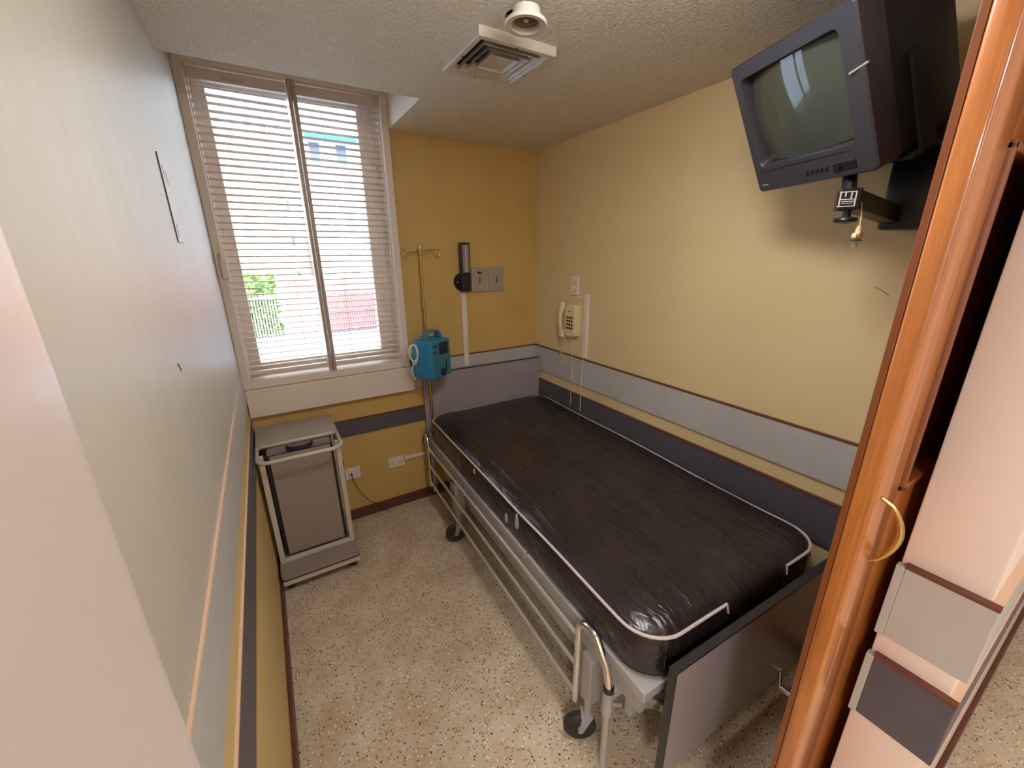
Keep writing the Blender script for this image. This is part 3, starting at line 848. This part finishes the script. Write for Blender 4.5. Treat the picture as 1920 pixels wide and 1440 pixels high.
# ================================================================== CEILING VENT AND DOWNLIGHT
vt = thing('ceiling_vent', 'square white air diffuser hanging slightly below the ceiling', 'air vent', (.79, 1.395, CZ))
hx_, hy_ = .138, .142
b = MB()
outer_t = [(-hx_, -hy_), (hx_, -hy_), (hx_, hy_), (-hx_, hy_)]
def sq_loop(s, z): return [(p[0]*s, p[1]*s, z) for p in outer_t]
loop_bridge(b, [sq_loop(1, 0), sq_loop(1, -.023), sq_loop(.985, -.026), sq_loop(.87, -.026), sq_loop(.86, -.024), sq_loop(.76, -.006)], False, False)
b.build('rim', M['ventw'], vt)
for s in (.62, .45, .29):
    b = MB(); loop_bridge(b, [sq_loop(s+.10, -.024), sq_loop(s+.02, -.006), sq_loop(s+.015, -.007), sq_loop(s+.088, -.0265)], False, False)
    b.build('louvre', M['ventw'], vt)
b = MB(); loop_bridge(b, [sq_loop(.29, -.016), sq_loop(.01, -.008)], False, True); b.build('centre_plate', M['ventw'], vt)
MB().box(-.11, .11, -.114, .114, -.0035, -.0005).build('duct_opening', M['cavity'], vt)
for (x, y) in ((-.124, .0), (.124, .03), (.0, -.127), (-.02, .127)):
    MB().lathe([(.003, 0), (.003, -.002)], 10, Matrix.Translation((x, y, -.0255))).build('screw', M['key'], vt)
# dark cavity above the hole
b = MB(); b.lathe([(HR+.004, CZ+.012), (HR+.004, CZ+.10), (.001, CZ+.10)], 24, Matrix.Translation((HX, HY, 0)))
bm = b.bm
for f in [f for f in bm.faces if len(f.verts) == 24 and min(v.co.z for v in f.verts) < CZ+.02]: bm.faces.remove(f)
struct(b.build('ceiling_hole', M['cavity']), 'dark hole in the ceiling above the downlight')
dl = thing('downlight', 'round white downlight dangling out of its ceiling hole', 'ceiling lamp', (.706, 1.088, 2.174), rot=(R(-1), R(3), 0))
b = MB(); loop_bridge(b, [[(r_*math.cos(2*PI*k/32), r_*math.sin(2*PI*k/32), z_) for k in range(32)] for r_, z_ in ((.026, .034), (.034, .014), (.042, .004), (.053, .003), (.056, -.002), (.053, -.007), (.040, -.006), (.038, .0), (.036, .03))], True, False)
b.build('ring', M['ventw'], dl, smooth=True)
MB().lathe([(.032, .006), (.028, .026), (.012, .034)], 24).build('reflector', mat('dull_reflector', srgb(110, 95, 80), .15, metal=1), dl, smooth=True)
MB().lathe([(.006, .004), (.010, .009), (.008, .02)], 16).build('bulb', M['glass_tube'], dl, smooth=True)
MB().tube([(.0, .0, .045), (.012, .01, .07), (.03, .04, .10)], .003, 8).build('cable', M['key'], dl)

# ================================================================== BACK WALL ITEMS
# sphygmomanometer
sp = thing('blood_pressure_gauge', 'black wall mounted mercury blood pressure gauge on the back wall', 'blood pressure gauge', (1.093, YB, 1.38))
MB().lathe([(.052, 0), (.055, .006), (.050, .022), (.040, .03)], 28, Matrix.Translation((-.012, 0, .058)) @ Matrix.Rotation(PI/2, 4, 'X')).build('mount_disc', M['black'], sp, smooth=True)
b = MB(); b.box(-.030, .030, -.055, -.018, .0, .29, bev=.004); b.build('case', M['black'], sp)
MB().box(-.021, .021, -.0565, -.0545, .115, .278).build('scale_plate', M['scale'], sp)
MB().tube([(0, -.058, .12), (0, -.058, .27)], .005, 10).build('glass_tube', M['glass_tube'], sp, smooth=True)
for s in (-1, 1): MB().lathe([(.004, 0), (.004, .002)], 10, Matrix.Translation((-.012+s*.041, -.031, .06)) @ Matrix.Rotation(PI/2, 4, 'X')).build('screw', M['steelplate'], sp)
tag(MB().box(1.070, 1.104, YB-.016, YB, .893, 1.376, bev=.002).build('cable_cover', M['white_plastic']), 'white vertical cable cover below the blood pressure gauge', 'cable cover')
for (x0, x1, lab, extra) in ((1.150, 1.258, 'square beige gas outlet plate next to the black gauge', True), (1.272, 1.384, 'square beige gas outlet plate, the one nearer the corner', False)):
    t = thing('outlet_plate', lab, 'wall plate', ((x0+x1)/2, YB, 1.444), group='gas outlet plates on the back wall')
    w = (x1-x0)/2
    MB().box(-w, w, -.012, 0, -.076, .076, bev=.004).build('plate', M['steelplate'], t)
    MB().box(-w+.014, w-.014, -.014, -.011, -.062, .062, bev=.002).build('inner_plate', M['steelplate'], t)
    b = MB(); b.prism([(-.004, -.02), (.0, -.024), (.004, -.02), (.002, .0), (.005, .012), (.0, .018), (-.005, .012), (-.002, 0)], 0, .002, Matrix(((1, 0, 0, 0), (0, 0, 1, -.016), (0, 1, 0, 0), (0, 0, 0, 1)))); b.build('key_slot', M['key'], t)
    if extra:
        MB().lathe([(.014, 0), (.014, .003)], 20, Matrix.Translation((0, -.014, .045)) @ Matrix.Rotation(PI/2, 4, 'X') @ Matrix.Scale(.6, 4, (0, 1, 0))).build('oval_badge', M['key'], t)
# power outlets low on the wall
t = thing('power_outlet', 'ivory power outlet with a plugged cord beside the cabinet', 'power outlet', (.288, YB, .322), group='power outlets on the back wall')
MB().box(-.045, .045, -.010, 0, -.038, .038, bev=.003).build('plate', M['white_plastic'], t)
MB().box(-.012, -.004, -.022, -.01, -.006, .006, bev=.002).build('plug', M['key'], t)
MB().tube([(-.008, -.022, -.002), (-.003, -.03, -.052), (.027, -.026, -.132), (.072, -.022, -.212), (.112, -.022, -.247), (.152, -.03, -.302), (.192, -.05, -.318)], .0022, 6).build('cord', M['key'], t, smooth=True)
t = thing('power_outlet', 'ivory double outlet near the head of the bed', 'power outlet', (.560, YB, .322), group='power outlets on the back wall')
MB().box(-.052, .052, -.010, 0, -.034, .034, bev=.003).build('plate', M['white_plastic'], t)
for x in (-.025, .025):
    b = MB(); b.box(x-.008, x-.005, -.0112, -.0095, -.012, -.002); b.box(x+.005, x+.008, -.0112, -.0095, -.012, -.002); b.box(x-.002, x+.002, -.0112, -.0095, .004, .009); b.build('socket', M['key'], t)
tag(MB().box(.614, .75, YB-.012, YB, .322, .344, bev=.002).build('cable_cover', M['white_plastic']), 'short white horizontal cable cover beside the double outlet', 'cable cover')

# ================================================================== DRIP POLE AND PUMP
ip = thing('drip_pole', 'slim brass coloured drip pole with two hooks at the bed head', 'drip pole', (.809, 2.366, .47))
b = MB(); b.tube([(0, 0, .0), (0, 0, .86)], .0085, 12); b.tube([(0, 0, .84), (0, 0, 1.165)], .0062, 12); b.lathe([(.0105, .855), (.0105, .87)], 14); b.lathe([(.008, 1.155), (.0095, 1.165), (.006, 1.18)], 14)
b.build('pole', M['brass'], ip, smooth=True)
b = MB()
b.tube([(-.075, 0, 1.142), (.095, 0, 1.162)], .0028, 8)
for c, s in (((-.088, 0, 1.137), -1), ((.100, 0, 1.140), 1)):
    b.tube([(c[0]+.020*math.cos(a)*1, 0, c[2]+.021*math.sin(a)) for a in [(-.15*PI if s > 0 else 1.15*PI)*0 + (PI*.55 - s*PI*1.5*i/14 if s > 0 else PI*.0 + PI*.45 + PI*1.5*i/14) for i in range(15)]], .0028, 8)
b.build('hook_bar', M['brass'], ip, smooth=True)

pm = thing('infusion_pump', 'blue plastic infusion pump with carry handle clamped at the bed head', 'infusion pump', (.752, 2.134, .915), R(30))
# local x: along the front (dark) face, local y: depth to the left-back
PW, PD, PH = .171, .146, .219
b = MB(); b.box(0, PW, 0, PD, 0, PH, bev=.006, seg=3); b.build('case', M['blue'], pm, smooth=True)
MB().box(.006, PW-.006, -.002, .001, .006, PH-.006, bev=.001).build('front_plate', M['bluemid'], pm)
b = MB(); b.box(.065, .145, -.005, -.001, .135, .205, bev=.002); b.build('display', M['bluedark'], pm)
for z in (.188, .150): MB().box(.014, .042, -.005, -.001, z, z+.009).build('button', M['bluedark'], pm)
b = MB(); b.box(.118, .126, -.005, -.001, .02, .10, bev=.001); b.build('tube_channel', M['bluedark'], pm)
MB().lathe([(.024, 0), (.022, .008)], 20, Matrix.Translation((.092, 0, .03)) @ Matrix.Rotation(PI/2, 4, 'X')).build('roller_dial', M['bluedark'], pm, smooth=True)
b = MB()
hpth = [(.035, .075, PH-.004), (.042, .075, PH+.03), (.055, .075, PH+.042), (.085, .075, PH+.045), (.115, .075, PH+.045), (.14, .075, PH+.042), (.152, .075, PH+.028), (.158, .075, PH-.004)]
loops = []
for i, p in enumerate(hpth):
    a = Vector(hpth[max(i-1, 0)]); c = Vector(hpth[min(i+1, len(hpth)-1)]); t_ = (c-a).normalized(); nrm = Vector((-t_.z, 0, t_.x)); w_ = (.03, .02, .015, .014, .014, .015, .02, .03)[i]
    P_ = Vector(p); loops.append([P_+nrm*.007+Vector((0, w_, 0)), P_+nrm*.007-Vector((0, w_, 0)), P_-nrm*.007-Vector((0, w_, 0)), P_-nrm*.007+Vector((0, w_, 0))])
loop_bridge(b, loops); b.build('carry_handle', M['bluemid'], pm, smooth=False)
# coiled mains lead at its left side
b = MB()
for k, (cx, cz, rx, rz_) in enumerate(((.0, .0, .022, .052), (-.006, .004, .026, .048), (-.004, -.006, .018, .056))):
    b.tube([(cx+rx*math.cos(2*PI*i/24), -.006*k, cz+rz_*math.sin(2*PI*i/24)) for i in range(24)], .0035, 8, closed=True)
cl = b.build('lead_coil', M['cord'], smooth=True); cl.parent = pm; cl.location = (-.012, PD-.03, .15); cl.rotation_euler = (0, 0, R(-40))
b = MB(); b.tube([(-.02, PD-.03, .10), (-.028, PD-.01, .04), (-.01, PD-.02, -.01), (.0, PD-.02, .01)], .0035, 8)
b.tube([(-.02, PD-.03, .16), (-.06, PD-.0, .185), (-.095, PD+.01, .165), (-.105, PD+.01, .13), (-.08, PD+.0, .10), (-.045, PD-.01, .085), (-.03, PD-.01, .07)], .0025, 8)
b.build('mains_lead', M['cord'], pm, smooth=True)
b = MB(); b.box(.10, .13, PD, PD+.022, .08, .13, bev=.003); b.build('pole_clamp', M['black'], pm)

# ================================================================== RIGHT WALL ITEMS
# local: x along the wall toward the camera (-Y world), y into the wall, z up
def on_right(name, label, cat, y, z, **kw): return thing(name, label, cat, (XR, y, z), R(-90), **kw)
ph = on_right('wall_telephone', 'ivory push button telephone on the wall above the bed', 'telephone', 1.975, 1.10)
b = MB()
loop_bridge(b, [rr(-.052, .052, .0, .200, .02, -.001), rr(-.052, .052, .0, .200, .02, -.030), rr(-.046, .046, .006, .194, .02, -.048), rr(-.03, .03, .02, .18, .02, -.050)])
b.build('base', M['ivory'], ph, smooth=True)
b = MB()
loops = []
for (z_, y_, ry, rx) in ((-.012, -.050, .010, .014), (-.005, -.052, .017, .022), (.03, -.054, .017, .022), (.05, -.066, .012, .018), (.10, -.071, .010, .017), (.15, -.066, .012, .018), (.17, -.054, .017, .022), (.205, -.052, .017, .022), (.212, -.050, .010, .014)):
    loops.append([(-.068+rx*math.cos(2*PI*k/12), y_+ry*math.sin(2*PI*k/12), z_) for k in range(12)])
loop_bridge(b, loops); b.build('handset', M['ivory'], ph, smooth=True)
for r_ in range(4):
    for c_ in range(3):
        MB().box(-.022+c_*.021, -.009+c_*.021, -.054, -.049, .050+r_*.022, .063+r_*.022, bev=.001).build('key', M['key'], ph)
b = MB(); b.box(-.014, .016, -.0508, -.049, .158, .162); b.build('brand_strip', M['key'], ph)
b = MB(); pts = []
for i in range(180):
    t_ = i/179; a = i*.9
    if t_ < .5: x_ = -.078; z_ = -.012 - .36*t_
    else: x_ = -.058; z_ = -.192 + .36*(t_-.5)
    if .46 < t_ < .54: x_ = -.078 + .02*(t_-.46)/.08
    pts.append((x_+.005*math.cos(a), -.045+.005*math.sin(a), z_))
b.tube(pts, .0016, 6); b.build('coiled_cord', M['ivory'], ph, smooth=True)
MB().tube([(.01, -.03, 0), (.007, -.024, -.10), (.003, -.018, -.25), (.001, -.016, -.46)], .0022, 6).build('line_cord', M['ivory'], ph, smooth=True)
sw = on_right('light_switch', 'narrow ivory two button switch plate above the telephone', 'switch', 1.988, 1.412)
MB().box(-.036, .036, -.009, 0, -.056, .056, bev=.003).build('plate', M['white_plastic'], sw)
for z_ in (-.028, .022):
    b = MB(); b.box(-.014, .014, -.0125, -.009, z_-.010, z_+.012, bev=.001); o_ = b.build('button', M['ivory'], sw)
    b = MB(); b.box(-.015, .015, -.0095, -.0088, z_-.0125, z_-.0105); b.box(-.0165, -.0145, -.0095, -.0088, z_-.0125, z_+.013); b.box(.0145, .0165, -.0095, -.0088, z_-.0125, z_+.013); b.build('button_gap', M['key'], o_)
cc = MB().box(XR-.016, XR, 1.850, 1.886, .985, 1.368, bev=.002).build('cable_cover', M['white_plastic']); tag(cc, 'white vertical cable cover right of the telephone', 'cable cover')
MB().tube([(XR-.010, 1.866, .99), (XR-.020, 1.868, .93), (XR-.018, 1.872, .80), (XR-.016, 1.876, .63)], .0026, 6).build('cord', M['white_plastic'], cc, smooth=True)
# telephone jack between cover and phone
tag(MB().box(XR-.008, XR, 1.886, 1.955, 1.338, 1.350, bev=.002).build('cable_cover', M['white_plastic']), 'tiny horizontal cable cover joining the switch to the vertical one', 'cable cover')
# scratch on the wall
tag(MB().tube([(XR-.001, .53, 1.49), (XR-.001, .505, 1.478), (XR-.001, .49, 1.466)], .0012, 5).build('wall_scratch', mat('dull_scratch', srgb(150, 125, 90), .7)), 'faint thin scratch on the beige wall below the television', 'scratch')

# ================================================================== LEFT WALL MARKS
wp = thing('wall_plate', 'white flat plate with dark slots high on the cream left wall', 'wall plate', (XL+.0015, 1.40, 1.64))
MB().box(-.003, .001, .0, .11, .0, .205).build('plate', M['plate'], wp)
b = MB(); b.box(-.002, .0012, -.002, .0003, .0, .208); b.box(-.002, .0012, .0, .035, -.0012, .0); b.build('plate_shadow_line', M['ink'], wp)  # dark strips stand in for the shadow line along the plate
for (y_, z_) in ((.025, .15), (.06, .14), (.03, .012)): MB().box(.0005, .0014, y_, y_+.005, z_, z_+.035).build('slot', M['ink'], wp)
tag(MB().tube([(XL+.001, 1.0, 1.402), (XL+.003, 1.005, 1.386)], .001, 6).build('wall_nail', M['ink']), 'small dark nail in the lower part of the cream left wall', 'nail')

# ================================================================== CORRIDOR LAMP (behind the camera)
for (lx, watts, lab) in ((-.75, CORR_LAMP*1.9, 'square ceiling lamp in the corridor behind the doorway, toward the window side'), (1.25, CORR_LAMP*.9, 'square ceiling lamp in the corridor behind the doorway, toward the open floor')):
    lp = thing('corridor_lamp', lab, 'ceiling lamp', (lx, -1.15, 2.35), group='corridor ceiling lamps')
    MB().box(-.22, .22, -.22, .22, -.03, 0, bev=.004).build('lamp_body', M['ventw'], lp)
    ld = bpy.data.lights.new('lamp_light', 'AREA'); ld.shape = 'SQUARE'; ld.size = .4; ld.energy = watts; ld.color = (.95, .98, 1)
    lo = bpy.data.objects.new('lamp_light', ld); COL.objects.link(lo); lo.parent = lp; lo.location = (0, 0, -.034)

# added fill lamp, out of view above, glowing to brighten the room
rl = thing('added_fill_lamp', 'added unseen fill lamp on the room ceiling just inside the doorway', 'ceiling lamp', (.60, .60, CZ))
MB().lathe([(.19, 0), (.19, -.02), (.18, -.025)], 32).build('fill_lamp_base', M['ventw'], rl, smooth=True)
MB().lathe([(.178, -.022), (.17, -.05), (.135, -.075), (.08, -.09), (.005, -.095)], 32).build('fill_lamp_dome', emit_mat('fill_lamp_glow', (1, .985, .97, 1), FILL_LAMP), rl, smooth=True)

# ================================================================== OUTSIDE
GZ = -.6
struct(MB().box(-60, 60, YB+.5, 90, GZ-.3, GZ).build('ground', M['ext_road']), 'bright pavement and road outside')
def building(x0, x1, y0, y1, h, m, label, floors, cols, ww=1.1, wh=1.2, wz=.9):
    t = thing('apartment_building', label, 'building', ((x0+x1)/2, y0, GZ), group='buildings across the street')
    MB().box(x0-(x0+x1)/2, x1-(x0+x1)/2, 0, y1-y0, 0, h).build('wall', m, t)
    fh = h/floors
    for f in range(floors):
        for c in range(cols):
            cx = (x0-x1)/2 + (c+.5)*(x1-x0)/cols
            w_ = MB().box(cx-ww/2, cx+ww/2, -.04, .02, f*fh+wz, f*fh+wz+wh).build('window', M['ext_dark'], t)
        MB().box(x0-(x0+x1)/2-.05, x1-(x0+x1)/2+.05, -.10, 0, (f+1)*fh-.12, (f+1)*fh).build('ledge', M['ext_ledge'], t)
    return t
M['ext_ledge'] = mat('exterior_ledge', srgb(190, 186, 186), .8)
building(-1.1, 1.05, 17, 23, 6.0, M['ext_beige'], 'narrow beige house outside at the left of the view', 3, 3, .22, .5, .7)
bw = building(2.1, 9, 19, 28, 7.2, M['ext_white'], 'wide white building outside at the right of the view', 3, 7, .35, .75, .8)
building(-6, 2.6, 30, 40, 14.5, M['ext_white'], 'tall white apartment building outside behind the beige house', 7, 12, .35, .5, .8)
building(2.8, 14, 42, 52, 16, M['ext_white'], 'pale tower far behind the wide white building', 7, 12, .5, .7)
b = MB(); b.prism([(0, 0), (-.9, -.25), (-.9, -.5), (0, -.25)], 0, 2.3, Matrix(((0, 0, 1, -3.35), (1, 0, 0, 0), (0, 1, 0, 6.75), (0, 0, 0, 1)))); b.build('awning', M['ext_cyan'], bw)
# red wall with railing in front of it
t = thing('boundary_wall', 'red boundary wall with iron railing across the street', 'wall', (.5, 13.2, GZ))
MB().box(-.05, 6, 0, .25, 0, 1.65).build('wall_body', M['ext_red'], t)
b = MB()
for k in range(70): b.box(.9+k*.07, .925+k*.07, -.12, -.10, 0, 1.25)
for z_ in (.1, .65, 1.2): b.box(.88, 5.8, -.13, -.09, z_, z_+.04)
b.box(.88, .93, -.13, 0, .9, .94); b.box(5.7, 5.75, -.13, 0, .9, .94)
b.build('railing', M['ext_rail'], t)
t = thing('hedge', 'green hedge behind a pale fence outside beside the red wall', 'hedge', (-.35, 13.6, GZ))
b = MB()
for k in range(900):
    p = Vector((random.uniform(-.9, .65), random.uniform(-.25, .25), random.uniform(.05, 1.75)))
    m_ = Matrix.Translation(p) @ Euler((random.uniform(0, 6), random.uniform(0, 6), 0)).to_matrix().to_4x4()
    q = [b.bm.verts.new(m_ @ Vector(c)) for c in ((-.12, 0, 0), (0, -.06, .02), (.12, 0, 0), (0, .06, .02))]; b.bm.faces.new(q)
hf = b.build('foliage', M['ext_green'], t)
b = MB()
for k in range(22): b.box(-.9+k*.07, -.875+k*.07, -.32, -.30, 0, 1.2)
b.box(-.92, .65, -.33, -.29, 1.1, 1.14); b.build('fence_bars', M['ext_ledge'], t)
